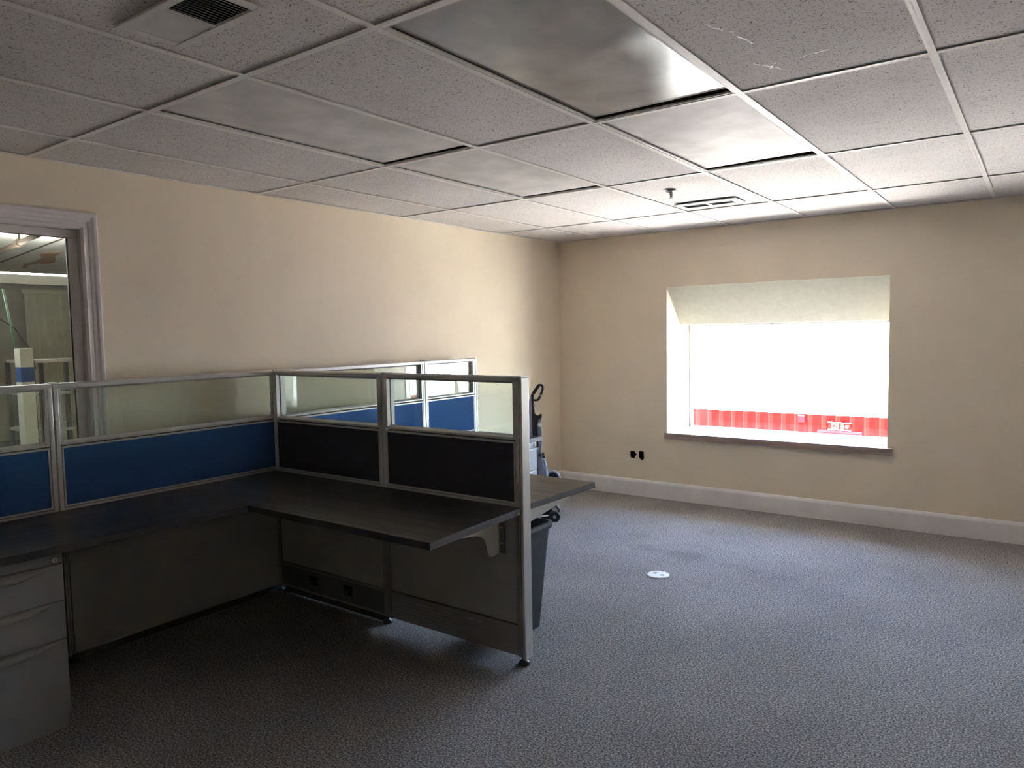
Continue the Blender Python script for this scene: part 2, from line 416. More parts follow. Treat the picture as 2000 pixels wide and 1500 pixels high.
# chalky scratches on one tile
sc = MB()
for (x0, y0, n, dx, dy, wd) in [(3.04, -3.60, 16, .006, .007, .0035), (3.07, -3.52, 10, .004, -.006, .003), (3.16, -3.555, 26, .0065, -.0012, .003), (3.03, -3.99, 24, .002, .0095, .0022), (3.17, -2.56, 14, .005, .0005, .003)]:
    x, y = x0, y0
    for k in range(n):
        nx, ny = x + dx + random.uniform(-.006, .006), y + dy + random.uniform(-.005, .005)
        if random.random() < 0.75:
            d = Vector((nx - x, ny - y)); pr = Vector((-d.y, d.x)).normalized() * wd * random.uniform(.3, .8)
            zz = H + 0.0045
            sc.prism([(x - pr.x, y - pr.y), (nx - pr.x, ny - pr.y), (nx + pr.x, ny + pr.y), (x + pr.x, y + pr.y)], zz, zz + 0.002)
        x, y = nx, ny
sc.build('scratch', M['white'], ceil)
struct(MB().box(-9.2, RX + 0.6, RY - 0.2, 0.6, 2.9, 3.0).build('roof', M['wall_plain']))  # unseen roof slab over the building, added to block the sky

# ------------------------------------------------------------------ far window
w1 = struct(empty('window_1', (0, 0, 0)))
MB().ring((1.122, 2.888, 0.603, 1.56), (1.14, 2.870, 0.6045, 1.545), 0.50, 0.555).build('window_frame', M['metal'], w1, bevel=0.002)
MB().box(1.136, 2.874, 0.525, 0.531, 0.61, 1.552).build('window_pane', M['glass'], w1)
MB().prism([(1.106, -0.03), (2.925, -0.03), (2.925, 0.0), (2.888, 0.0), (2.888, 0.5), (1.122, 0.5), (1.122, 0.0), (1.106, 0.0)], 0.551, 0.603).build('window_sill', M['sill'], w1, bevel=0.003)
MB().ring((1.113, 2.897, 0.603, 1.898), (1.122, 2.888, 0.603, 1.889), -0.0015, 0.0).build('corner_bead', M['wall'], w1)

# second, narrower far-wall window further right (outside the frame, it lights the right half of the room)
w3 = struct(empty('window_3', (WX2 - 1.122 * 0.75 / 1.766, 0, 0))); w3.scale.x = 0.75 / 1.766
for ch in list(w1.children):
    c = ch.copy(); COL.objects.link(c); c.parent = w3

# interior window in the left wall: moulded casing, jamb, sash, glass
w2 = struct(empty('window_2', (0, 0, 0)))
def casing(name, pts_fn, m, par):
    prof = [(0.0, 0.0), (0.0, 0.012), (0.012, 0.020), (0.020, 0.014), (0.034, 0.012), (0.040, 0.017), (0.052, 0.018), (0.060, 0.026), (0.072, 0.028), (0.078, 0.024), (0.082, 0.016), (0.082, 0.0)]
    # mitred picture frame: inner edge rectangle grows outwards by a
    b = MB(); y0, y1, z0, z1 = pts_fn
    rings = []
    for a, t in prof:
        rings.append([b.bm.verts.new((t, yy, zz)) for yy, zz in ((y0 - a, z0 - a), (y1 + a, z0 - a), (y1 + a, z1 + a), (y0 - a, z1 + a))])
    n = len(rings)
    for i in range(n):
        A, B = rings[i], rings[(i + 1) % n]
        for k in range(4): b.bm.faces.new([A[k], A[(k + 1) % 4], B[(k + 1) % 4], B[k]])
    return b.build(name, m, par)
casing('casing', (-6.4 + 0.006, -4.335 - 0.02, 0.82, 2.06), M['casing'], w2)
MB().ring((-6.4, -4.335, 0.8, 2.085), (-6.39, -4.350, 0.83, 2.055), -0.12, 0.0, 'x').build('jamb', M['casing'], w2)
MB().ring((-6.39, -4.350, 0.83, 2.055), (-6.34, -4.395, 0.88, 2.018), -0.065, -0.03, 'x').build('sash', M['casing'], w2, bevel=0.003)
MB().box(-0.052, -0.046, -6.35, -4.388, 0.87, 2.025).build('window_pane', M['glass'], w2)
MB().ring((-6.345, -4.392, 0.875, 2.022), (-6.338, -4.399, 0.882, 2.015), -0.046, -0.040, 'x').build('gasket', M['black'], w2)

# ------------------------------------------------------------------ cubicle panels
ZT, ZG0, ZG1, ZF0, ZF1 = 1.322, 1.049, 1.302, 0.756, 1.022
TH = 0.03
def make_panel(L, lab, loc, rz, front, back, raceway, outlets=False, end=False, zb=0.045, group=None, cap=True, spill_block=False):
    """local x runs along the panel, the side towards the camera faces -y"""
    t = empty('cubicle_panel', loc, rz)
    tag(t, lab, 'office partition', group or 'office partition panels around the desks')
    g = 0.0028; x0, x1 = g, L - g; S = 0.0195
    f = MB()
    f.box(x0, x0 + S, -TH, TH, ZF0 - 0.03, ZT - 0.018); f.box(x1 - S, x1, -TH, TH, ZF0 - 0.03, ZT - 0.018)          # stiles
    f.box(x0 + S, x1 - S, -0.024, 0.024, ZF1 + 0.015, ZG0 - 0.006)                                # mid rail
    f.box(x0 + S, x1 - S, -0.026, 0.026, ZF0 - 0.03, ZF0 - 0.014)                                 # rail at worktop height
    MB().box(x0 + S, x1 - S, -0.024, 0.024, zb, zb + 0.012).build('bottom_rail', M['race'], t)
    f.build('frame', M['metal'], t, bevel=0.0025)
    for a_ in (x0, x1 - S): MB().box(a_, a_ + 0.0075, -TH, TH, zb, ZF0 - 0.03).box(a_ + 0.0115, a_ + S, -TH, TH, zb, ZF0 - 0.03).box(a_ + 0.0075, a_ + 0.0115, -TH + 0.005, TH - 0.005, zb, ZF0 - 0.03).build('shaded_stile', M['race'], t)  # frame stile darkened low down, the dimmer light put into its colour
    tr = MB().prism([(-TH, ZT - 0.018), (-TH, ZT - 0.006), (-TH + 0.008, ZT), (TH - 0.008, ZT), (TH, ZT - 0.006), (TH, ZT - 0.018)], x0, x1, 'x')
    tr.build('top_rail', M['metal'], t)
    # glazing frame with sloping beads and the pane
    gl = MB(); gx0, gx1 = x0 + S, x1 - S; W = 0.012
    for sy in (-1, 1):
        pr_ = [(sy * 0.004, 0), (sy * 0.028, 0), (sy * 0.028, 0.004), (sy * 0.004, 0.014)]
        gl.prism([(a, ZG0 - 0.006 + b) for a, b in pr_], gx0, gx1, 'x')
        gl.prism([(a, ZG1 + 0.002 - b) for a, b in pr_], gx0, gx1, 'x')
        gl.box(gx0, gx0 + W, min(sy * 0.004, sy * 0.027), max(sy * 0.004, sy * 0.027), ZG0, ZG1)
        gl.box(gx1 - W, gx1, min(sy * 0.004, sy * 0.027), max(sy * 0.004, sy * 0.027), ZG0, ZG1)
    gl.build('glazing_bead', M['metal'], t)
    MB().box(gx0 + 0.002, gx1 - 0.002, -0.0025, 0.0025, ZG0 - 0.004, ZG1).build('glass', M['screen'], t)
    # fabric tiles in thin trims, both sides
    for sy, mt in ((-1, front), (1, back)):
        a, b_ = sorted((sy * 0.014, sy * 0.0265)); fx0, fx1 = gx0 + 0.010, gx1 - 0.010
        fb = MB().box(fx0, fx1, a, b_, ZF0, ZF1).build('fabric_panel', mt, t, bevel=0.003)
        a2, b2 = sorted((sy * 0.014, sy * 0.0285))
        MB().ring((gx0 + 0.0035, gx1 - 0.0035, ZF0 - 0.008, ZF1 + 0.008), (fx0, fx1, ZF0, ZF1), a2, b2).build('trim', M['metal'], fb)
        # lower laminate panel
        lz = 0.193 if raceway else zb + 0.006
        a3, b3 = sorted((sy * 0.012, sy * 0.0255))
        MB().box(gx0 + 0.0065, gx1 - 0.0065, a3, b3, lz, ZF0 - 0.033).build('lower_panel', M['lam'], t, bevel=0.002)
    MB().box(gx0, gx1, -0.011, 0.011, zb + 0.002, ZF1 + 0.01).build('core', M['metal_dark'], t)
    if raceway:
        rc = MB(); rm = M['race_dark'] if outlets else M['race']
        rc.box(gx0 + 0.002, gx1 - 0.002, -0.027, 0.027, zb + 0.014, 0.186)
        if not outlets:
            for k in range(6):
                z = 0.066 + k * 0.018
                rc.box(gx0 + 0.004, gx1 - 0.004, -0.0285, 0.0285, z, z + 0.011)
        r = rc.build('raceway', rm, t, bevel=0.001)
        MB().box(gx0 + 0.002, gx1 - 0.002, -0.0285, 0.0285, 0.176, 0.188).build('cover_strip', M['race'], r)
        if outlets:
            for ox in outlets:
                o = MB().box(ox, ox + 0.068, -0.0295, -0.026, 0.098, 0.152).build('outlet', M['black_matt'], r, bevel=0.002)
                MB().box(ox + 0.018, ox + 0.026, -0.0302, -0.0294, 0.112, 0.118).build('screw', M['lilac_plastic'], o)
        else:
            for kx in (0.0, 0.32):
                MB().prism([(0.205 + kx, 0.158), (0.300 + kx, 0.158), (0.300 + kx, 0.108), (0.302 + kx, 0.108), (0.302 + kx, 0.160), (0.205 + kx, 0.160)], -0.0292, -0.0280, 'y').build('knockout', M['metal'], r)
    if spill_block:
        MB().box(gx0, gx1, -0.006, 0.006, 0.004, zb + 0.01).build('spill_blocker', M['metal_dark'], t)  # added strip, keeps daylight from spilling under the panel
    if end:
        e = MB().box(L, L + 0.016, -TH, TH, zb - 0.012, ZT - 0.004).build('end_trim', M['metal'], t, bevel=0.004)
        MB().box(L, L + 0.0165, -TH, TH, ZT - 0.004, ZT + 0.001).build('end_cap', M['metal'], e)
    if cap:
        MB().box(g, 0.026, -TH, TH, ZT, ZT + 0.004).build('joint_cap', M['metal'], t, bevel=0.0015)
    fx = (L - 0.014) if end else (L - 0.031)
    for q in (([0.031] if not end else []) + [fx]):
        MB().lathe([(0.024, 0.0), (0.027, 0.006), (0.022, 0.016), (0.010, 0.022), (0.008, zb + 0.01)], (q, 0, 0)).build('levelling_foot', M['black'], t, smooth=True)
    return t

SX = 0.150          # centre line of the row along the left wall
BY = -3.390         # centre line of the wing
R90 = PI / 2
Y = [-5.80, -4.588, -3.36, -2.112, -1.520]
make_panel(Y[1] - Y[0], 'glass-topped partition panel with blue fabric above the drawer pedestal, cut by the left edge', (SX, Y[0], 0), R90, M['blue'], M['blue'], False)
make_panel(Y[2] - Y[1], 'long glass-topped partition panel with dark blue fabric behind the left desk', (SX, Y[1], 0), R90, M['blue'], M['blue'], False, spill_block=True)
make_panel(Y[3] - Y[2], 'long glass-topped blue partition panel by the wall, seen through the glass of the wing', (SX, Y[2], 0), R90, M['blue'], M['blue'], False)
make_panel(Y[4] - Y[3], 'short bright blue partition panel at the far end, its glass mirroring the window', (SX, Y[3], 0), R90, M['blue'], M['blue'], False, end=True)
make_panel(0.905, 'dark charcoal wing panel next to the inner corner, two black outlets in its base', (0.182, BY, 0), 0, M['charcoal'], M['blue'], True, outlets=(0.272, 0.565), spill_block=True)
make_panel(0.862, 'dark charcoal wing panel at the open end, pale metal end post and ribbed base', (1.089, BY, 0), 0, M['charcoal'], M['blue'], True, end=True)

# ------------------------------------------------------------------ desks
DZ, DT = 0.735, 0.030
def bracket(par, x, yw, s, reach, mat, z1=DZ - DT):
    """cantilever plate at x, fixed to the panel at yw, reaching towards s (sign of y)"""
    pts = [(0.0, 0.0), (reach, 0.0), (reach, -0.012), (reach * 0.30, -0.074), (reach * 0.235, -0.085), (reach * 0.19, -0.105), (reach * 0.165, -0.135), (reach * 0.155, -0.17), (reach * 0.13, -0.192), (reach * 0.09, -0.197), (0.0, -0.19)]
    return MB().prism([(yw + s * a, z1 + b) for a, b in pts], x - 0.0025, x + 0.0025, 'x').build('bracket', mat, par, bevel=0.001)

def desk(pts, mat, lab, cat='desk'):
    t = empty('desk', (0, 0, 0)); tag(t, lab, cat, 'dark laminate worktops')
    n = MB().prism(pts, DZ - DT, DZ).build('worktop', [mat, M['desk_edge']], t, bevel=0.0015)
    for p in n.data.polygons:
        if abs(p.normal.z) < 0.5: p.material_index = 1
    return t
fy = BY - TH - 0.003
dA = desk([(0.184, -5.66), (0.775, -5.66), (0.805, -4.75), (0.842, -4.052), (0.184, -4.052)], M['desk_y'], 'dark wood-grain desk along the left partition above the drawer pedestal')
for yy, xx in ((-4.235, 0.6), (-4.075, 0.66)):
    MB().prism([(0.19, DZ - DT), (xx, DZ - DT), (xx, 0.665), (xx - 0.03, 0.655), (0.3, 0.6), (0.19, 0.55)], yy - 0.014, yy + 0.014, 'y').build('bracket', M['black'], dA)
dB = desk([(0.184, -4.050), (0.848, -4.050), (1.983, -4.050), (1.957, fy), (0.184, fy)], M['desk_x'], 'dark wood-grain corner desk in front of the charcoal wing, nearest the camera')
bracket(dB, 1.835, fy, -1, 0.60, M['bracket'])
b2 = MB().box(1.838, 1.868, fy - 0.010, fy, 0.515, 0.690)
sl2 = b2.build('slotted_rail', M['race_dark'], dB)
for zz in (0.632, 0.560): MB().box(1.846, 1.858, fy - 0.0108, fy - 0.0098, zz, zz + 0.004).build('slot', M['metal'], sl2)
MB().lathe([(0.006, 0.0), (0.0055, 0.003), (0.002, 0.005)], (1.962, fy - 0.028, 0.716), n=12, axis='x').build('screw_cap', M['brass'], dB)
by = BY + TH + 0.003
dC = desk([(0.184, by), (1.935, by), (1.958, -2.757), (0.184, -2.757)], M['desk_x'], 'grey-brown desk on the window side of the wing, its corner jutting past the end post')
MB().prism([(by + a, DZ - DT + b) for a, b in [(0, 0), (0.44, 0), (0.44, -0.010), (0.425, -0.022), (0.07, -0.072), (0.045, -0.09), (0.036, -0.19), (0, -0.195)]], 1.9025, 1.9075, 'x').build('bracket', M['bracket'], dC, bevel=0.001)
dD = desk([(0.184, -2.755), (0.79, -2.755), (0.79, -1.50), (0.184, -1.50)], M['desk_y'], 'rear desk by the wall above the far pedestal, glimpsed beside the end post')

# ------------------------------------------------------------------ drawer pedestals (front faces +x)
def drawer(par, W, z0, z1):
    """drawer front whose top edge is scooped out into a crescent finger pull"""
    n = 28; y0, y1 = -W + 0.001, -0.001; D_ = -0.020
    b = MB(); F = []; S_ = MB(); Q = []
    for k in range(n + 1):
        u = k / n; y = y0 + (y1 - y0) * u
        q = max(0.0, min(1.0, (u - 0.04) / 0.92)); s_ = math.sin(PI * q)
        zc = z1 - 0.001 - 0.034 * s_ ** 0.8; xt = -0.0125 * s_ ** 0.7
        F.append([b.bm.verts.new(p) for p in ((D_, y, z0), (0, y, z0), (0, y, zc), (xt, y, z1), (D_, y, z1))])
        Q.append([S_.bm.verts.new(p) for p in ((0.0012, y, zc), (xt + 0.0012, y, z1 + 0.0002))])
    for A, B in zip(F, F[1:]):
        for m in range(5): b.bm.faces.new([A[m], B[m], B[(m + 1) % 5], A[(m + 1) % 5]])
    b.bm.faces.new(F[0]); b.bm.faces.new(list(reversed(F[-1])))
    for A, B in zip(Q, Q[1:]): S_.bm.faces.new([A[0], B[0], B[1], A[1]])
    d = b.build('drawer', M['ped'], par)
    h = S_.build('handle', M['ped_lit'], d, smooth=True); so_ = h.modifiers.new('solid', 'SOLIDIFY'); so_.thickness = 0.001; so_.offset = 0
    return d

def pedestal(loc, lab, fronts, W=0.39, D=0.55):
    t = empty('drawer_pedestal', loc); tag(t, lab, 'drawer cabinet', 'drawer pedestals under the desks')
    # local: front at x=0, body to -x, y from -W to 0
    MB().box(-D, -0.022, -W, 0, 0.03, 0.700).build('body', M['ped'], t, bevel=0.002)
    MB().box(-D + 0.02, -0.012, -W + 0.006, -0.008, 0.0, 0.056).build('plinth', M['ped'], t)
    st = MB().box(-0.022, -0.001, -W + 0.001, -0.001, 0.660, 0.698).build('lock_rail', M['ped'], t, bevel=0.002)
    lk = MB().lathe([(0.0115, -0.001), (0.0115, 0.004), (0.009, 0.007)], (0, -0.028, 0.674), n=20, axis='x').build('lock', M['brass'], st)
    MB().box(0.0068, 0.0078, -0.029, -0.027, 0.668, 0.680).build('keyhole', M['black'], lk)
    for z0, z1 in fronts:
        drawer(t, W, z0, z1)
    return t
pedestal((0.760, -4.822, 0.0), 'grey three-drawer pedestal under the left desk in the foreground', [(0.511, 0.652), (0.358, 0.507), (0.058, 0.354)])
pedestal((0.760, -1.535, 0.0), 'pale grey pedestal under the rear desk beside the vacuum cleaner', [(0.490, 0.652), (0.330, 0.486), (0.058, 0.326)])

# ------------------------------------------------------------------ waste bin
tb_ = empty('waste_bin', (1.648, -3.075, 0)); tag(tb_, 'black tapered plastic waste bin under the desk behind the end post', 'waste bin')
def rr(hx, hy, r, z, n=6):
    P = []
    for cx, cy_, a0 in ((hx - r, hy - r, 0), (-hx + r, hy - r, PI / 2), (-hx + r, -hy + r, PI), (hx - r, -hy + r, 1.5 * PI)):
        for k in range(n + 1):
            a = a0 + PI / 2 * k / n; P.append((cx + r * math.cos(a), cy_ + r * math.sin(a), z))
    return P
def loft(name, loops, mat, par, cap0=True, cap1=True, **k):
    b = MB(); R = [[b.bm.verts.new(p) for p in L] for L in loops]
    for A, B in zip(R, R[1:]):
        m = len(A)
        for i in range(m): b.bm.faces.new([A[i], A[(i + 1) % m], B[(i + 1) % m], B[i]])
    if cap0: b.bm.faces.new(list(reversed(R[0])))
    if cap1: b.bm.faces.new(R[-1])
    return b.build(name, mat, par, **k)
loft('body', [rr(.105, .105, .03, 0.0), rr(.15, .145, .035, 0.53), rr(.143, .138, .033, 0.53), rr(.098, .098, .03, 0.01)], M['bin'], tb_)
loft('rim', [rr(.158, .153, .035, 0.515), rr(.164, .158, .036, 0.53), rr(.162, .156, .036, 0.548), rr(.148, .143, .034, 0.55), rr(.146, .141, .034, 0.53), rr(.150, .145, .034, 0.516)], M['bin'], tb_, cap0=False, cap1=False)

# ------------------------------------------------------------------ upright vacuum cleaner (profile plane = local x/z)
va = empty('vacuum_cleaner', (0.62, -1.2, 0), math.atan2(0.553, 0.833)); tag(va, 'black and grey upright vacuum cleaner standing beside the rear desk', 'vacuum cleaner')
def plate(name, pts, hw, mat, par, y=0.0, bevel=0.004): return MB().prism(pts, y - hw, y + hw, 'y').build(name, mat, par, bevel=bevel)
body = plate('handle', [(-0.111, 1.019), (-0.091, 1.003), (-0.090, 0.97), (-0.088, 0.921), (-0.082, 0.868), (-0.063, 0.853), (-0.051, 0.855), (-0.038, 0.868), (-0.028, 0.867), (-0.027, 0.851), (-0.036, 0.808), (-0.045, 0.70), (-0.055, 0.60), (-0.10, 0.60), (-0.106, 0.683), (-0.109, 0.852)], 0.022, M['black'], va)
def smooth_loop(P, Rr, m=4):
    n = len(P); O, Q = [], []
    for i in range(n):
        a, b, c, d = P[i - 1], P[i], P[(i + 1) % n], P[(i + 2) % n]
        for k in range(m):
            t = k / m
            O.append(tuple(0.5 * (2 * b[q] + (c[q] - a[q]) * t + (2 * a[q] - 5 * b[q] + 4 * c[q] - d[q]) * t * t + (3 * b[q] - a[q] - 3 * c[q] + d[q]) * t ** 3) for q in (0, 1)))
            Q.append(Rr[i] * (1 - t) + Rr[(i + 1) % n] * t)
    return O, Q
gp_, gr_ = smooth_loop([(-0.102, 0.985), (-0.098, 1.02), (-0.075, 1.055), (-0.050, 1.09), (-0.036, 1.098), (-0.022, 1.090), (-0.016, 1.072), (-0.024, 1.042), (-0.038, 1.008), (-0.054, 0.982), (-0.066, 0.977), (-0.085, 0.976)], [0.014, 0.015, 0.014, 0.013, 0.010, 0.010, 0.011, 0.011, 0.012, 0.011, 0.009, 0.009])
grip = MB().tube([(x, 0, z) for x, z in gp_], gr_, closed=True)
grip.build('grip', M['black'], body, smooth=True)
plate('back_housing', [(-0.110, 1.021), (-0.121, 1.01), (-0.128, 0.964), (-0.132, 0.691), (-0.132, 0.40), (-0.105, 0.40), (-0.105, 0.683), (-0.107, 0.852), (-0.110, 0.951)], 0.03, M['lilac_plastic'], va)
ft = plate('spine', [(-0.046, 0.838), (-0.062, 0.809), (-0.062, 0.677), (-0.058, 0.60), (-0.064, 0.54), (-0.067, 0.447), (-0.06, 0.30), (-0.06, 0.12), (0.02, 0.12), (0.00, 0.30), (-0.011, 0.432), (-0.025, 0.497), (-0.034, 0.551), (-0.038, 0.576), (-0.029, 0.631), (-0.027, 0.695), (-0.029, 0.736), (-0.036, 0.802)], 0.026, M['grey_plastic'], va, bevel=0.006)
MB().lathe([(0.0155, 0.0), (0.015, -0.003), (0.011, -0.004)], (-0.047, -0.027, 0.780), n=24, axis='y').build('badge', M['white'], ft)
for xx, zz in ((-0.049, 0.815), (-0.044, 0.672)): MB().lathe([(0.0035, 0.0), (0.0035, -0.003)], (xx, -0.026, zz), n=10, axis='y').build('screw', M['black'], ft)
for zz in (0.942, 0.928): MB().box(-0.095, -0.079, -0.024, -0.020, zz, zz + 0.006).build('button', M['lilac_plastic'], body)
plate('canister', [(-0.125, 0.60), (-0.125, 0.12), (-0.058, 0.12), (-0.06, 0.60)], 0.06, M['black'], va, bevel=0.02)
kn = MB().lathe([(0.014, 0.0), (0.016, -0.006), (0.012, -0.014)], (-0.047, -0.026, 0.540), n=20, axis='y').build('knob', M['black'], va)
for xx, zz in ((-0.036, 0.534), (-0.032, 0.510)): MB().box(xx, xx + 0.024, -0.02, 0.02, zz, zz + 0.02).build('cord_hook', M['black'], va, bevel=0.002)
MB().tube([(-0.02, 0.0, 0.50), (-0.005, -0.005, 0.44), (0.0, -0.01, 0.36), (0.0, -0.01, 0.25), (-0.01, 0.0, 0.15)], 0.016, n=12).build('hose', M['grey_plastic'], va, smooth=True)
arc = [(0.055 + 0.048 * math.cos(a), 0.05, 0.34 + 0.052 * math.sin(a)) for a in [k * PI / 10 for k in range(11)]] + [(0.007, 0.04, 0.22), (0.0, 0.02, 0.14)]
MB().tube([(0.103, 0.05, 0.16), (0.105, 0.05, 0.25)] + arc, 0.0125, n=12).build('hose', M['lilac_plastic'], va, smooth=True)
MB().lathe([(0.040, 0.035), (0.044, 0.04), (0.044, 0.06), (0.040, 0.065)], (0.054, 0, 0.342), n=28, axis='y').build('dark_disc', M['black'], va)  # black disc added for the dark inside of the hose arch
hd = MB().prism([(-0.16, 0.015), (0.09, 0.015), (0.09, 0.06), (0.04, 0.10), (-0.10, 0.12), (-0.16, 0.07)], -0.02, 0.16, 'y').build('floor_head', M['black'], va, bevel=0.01)
for yy in (-0.045, 0.162):
    wv = MB().lathe([(0.012, yy - 0.014), (0.040, yy - 0.014), (0.046, yy - 0.006), (0.046, yy + 0.012), (0.040, yy + 0.016), (0.012, yy + 0.016)], (0.062, 0, 0.046), n=28, axis='y').build('wheel', M['black'], va, smooth=False)
    MB().lathe([(0.013, yy - 0.018), (0.013, yy - 0.014)], (0.062, 0, 0.046), n=20, axis='y').build('hub', M['lilac_plastic'], wv)
MB().tube([(-0.14, -0.05, 0.035), (-0.05, -0.05, 0.05), (0.05, -0.04, 0.055)], 0.009, n=10).build('axle_bar', M['steel'], va, smooth=True)
MB().prism([(-0.17, 0.0), (-0.045, 0.0), (-0.045, 0.03), (-0.06, 0.045), (-0.17, 0.02)], -0.14, -0.03, 'y').build('front_bumper', M['grey_plastic'], va, bevel=0.004)

# ------------------------------------------------------------------ floor box cover
fp = empty('floor_outlet', (1.926, -1.929, 0)); tag(fp, 'round white floor outlet cover set in the carpet', 'floor outlet')
MB().lathe([(0.068, 0.0), (0.068, 0.004), (0.064, 0.007)], (0, 0, 0), n=48).build('cover', M['white'], fp)
for dx, dy in ((-0.027, 0.010), (0.027, -0.004)):
    o = MB().box(dx - 0.011, dx + 0.011, dy - 0.013, dy + 0.013, 0.0068, 0.0078).build('socket', M['grey_plastic'], fp)
MB().box(-0.003, 0.004, 0.055, 0.069, 0.0, 0.0076).build('notch', M['black'], fp)

# ------------------------------------------------------------------ ceiling fixtures
def troffer(i, j, lab, sag, gap, lens=M['lens']):
    x0, x1, y0, y1 = xs[i] + 0.012, xs[i + 1] - 0.012, ys[j + 1] + 0.012, ys[j] - 0.012
    t = empty('ceiling_light', (x0, y0, H)); tag(t, lab, 'ceiling light', 'unlit fluorescent troffers')
    W, L = x1 - x0, y1 - y0
    MB().ring((0, W, 0, L), (0.010, W - 0.010, 0.010, L - 0.012), 0, 1).bm.free()
    fr = MB(); h0, h1 = 0.0026, 0.010
    fr.box(0, W, 0, 0.010, h0, h1); fr.box(0, W, L - 0.010, L, h0, h1); fr.box(0, 0.010, 0.010, L - 0.010, h0, h1); fr.box(W - 0.010, W, 0.010, L - 0.010, h0, h1)
    fr.build('frame', M['vent'], t, bevel=0.001)
    hb = MB(); hb.box(0.001, W - 0.001, 0.001, L - 0.001, 0.10, 0.104); hb.box(0.001, 0.003, 0.001, L - 0.001, 0.012, 0.10); hb.box(W - 0.003, W - 0.001, 0.001, L - 0.001, 0.012, 0.10)
    hb.box(0.003, W - 0.003, 0.001, 0.003, 0.012, 0.10); hb.box(0.003, W - 0.003, L - 0.003, L - 0.001, 0.012, 0.10)
    hb.build('housing', M['housing'], t)
    # lens sheet, slightly buckled
    b = MB(); nx, ny = 24, 48; G = []
    lx0, lx1, ly0 = 0.008, W - 0.008, 0.008
    for a in range(nx + 1):
        row = []
        for c in range(ny + 1):
            u, v = a / nx, c / ny
            g = gap[0] * (1 - u) + gap[1] * u
            x = lx0 + (lx1 - lx0) * u; y = ly0 + (L - 0.012 - g - ly0) * v
            z = 0.013 - sag * math.sin(PI * u) * math.sin(PI * v) + 0.3 * sag * math.sin(3 * PI * v) * math.sin(2 * PI * u) - (0.010 * math.exp(-((u - .70) / .25) ** 2 - ((v - .42) / .12) ** 2) if sag > .005 else 0)
            row.append(b.bm.verts.new((x, y, z)))
        G.append(row)
    for a in range(nx):
        for c in range(ny): b.bm.faces.new([G[a][c], G[a + 1][c], G[a + 1][c + 1], G[a][c + 1]])
    o = b.build('diffuser', lens, t, smooth=True)
    s = o.modifiers.new('solid', 'SOLIDIFY'); s.thickness = 0.002; s.offset = 1
    return t
troffer(2, 2, 'dull lensed light panel left of centre, farther from the louvred vent than its twin', 0.002, (0.012, 0.018))
troffer(2, 3, 'long dull lensed light panel at left, next to the louvred air vent', 0.002, (0.010, 0.022))
troffer(4, 2, 'pale evenly bright lensed light panel nearest the window, black gap at its end', 0.002, (0.016, 0.050))
troffer(4, 3, 'large grey lensed light panel with bright window reflections at top centre', 0.007, (0.016, 0.030), M['lens_clean'])

# louvred supply register
v1 = empty('air_vent', (1.772, -5.010, H)); tag(v1, 'louvred ceiling air vent at the upper left, one half dark', 'air vent')
VW, VL = 0.402, 0.192
MB().prism([(0, 0), (VW, 0), (VW, VL), (0, VL)], 0, 0).bm.free()
fr = MB(); fr.box(0, VW, 0, 0.026, -0.006, 0.001); fr.box(0, VW, VL - 0.026, VL, -0.006, 0.001); fr.box(0, 0.028, 0.026, VL - 0.026, -0.006, 0.001); fr.box(VW - 0.028, VW, 0.026, VL - 0.026, -0.006, 0.001)
fr.box(VW / 2 - 0.006, VW / 2 + 0.006, 0.026, VL - 0.026, -0.005, 0.001)
fr.build('frame', M['vent'], v1, bevel=0.002)
MB().box(0.02, VW - 0.02, 0.02, VL - 0.02, 0.060, 0.064).box(0.02, 0.022, 0.02, VL - 0.02, 0.006, 0.06).box(VW - 0.022, VW - 0.02, 0.02, VL - 0.02, 0.006, 0.06).box(0.022, VW - 0.022, 0.02, 0.022, 0.006, 0.06).box(0.022, VW - 0.022, VL - 0.022, VL - 0.02, 0.006, 0.06).build('duct', M['black_matt'], v1)
NS = 12
for half in (0, 1):
    for k in range(NS):
        hw = VW / 2 - 0.034; xa = (0.028 if half == 0 else VW / 2 + 0.006) + (k + 0.5) * hw / NS
        sgn = 1 if half == 0 else -1; a, t_ = (0.0064 if half == 0 else 0.0088), 0.0016
        pts = [(xa - sgn * a, -0.0045), (xa - sgn * a + t_, -0.0045), (xa + sgn * a + t_, 0.0040), (xa + sgn * a, 0.0040)]
        MB().prism(pts, 0.0265, VL - 0.0265, 'y').build('louvre', M['vent'], v1)

# small return register near the far wall
v2 = empty('air_vent', (1.748, -1.268, H)); tag(v2, 'narrow white ceiling air vent with two black slots near the window wall', 'air vent')
w_, l_ = 0.425, 0.235
f2 = MB()
for x0, x1, y0, y1 in ((0, w_, 0, 0.060), (0, w_, 0.168, l_), (0, 0.028, 0.060, 0.168), (0.190, 0.213, 0.060, 0.168), (w_ - 0.050, w_, 0.060, 0.168)): f2.box(x0, x1, y0, y1, -0.007, 0.001)
f2.build('frame', M['white'], v2, bevel=0.002)
MB().box(0.01, w_ - 0.01, 0.02, l_ - 0.02, 0.004, 0.008).build('damper', M['black_matt'], v2)
for xx in (0.014, w_ - 0.02): MB().lathe([(0.003, -0.0072), (0.003, -0.0085)], (xx, 0.115, 0), n=10).build('screw', M['steel'], v2)

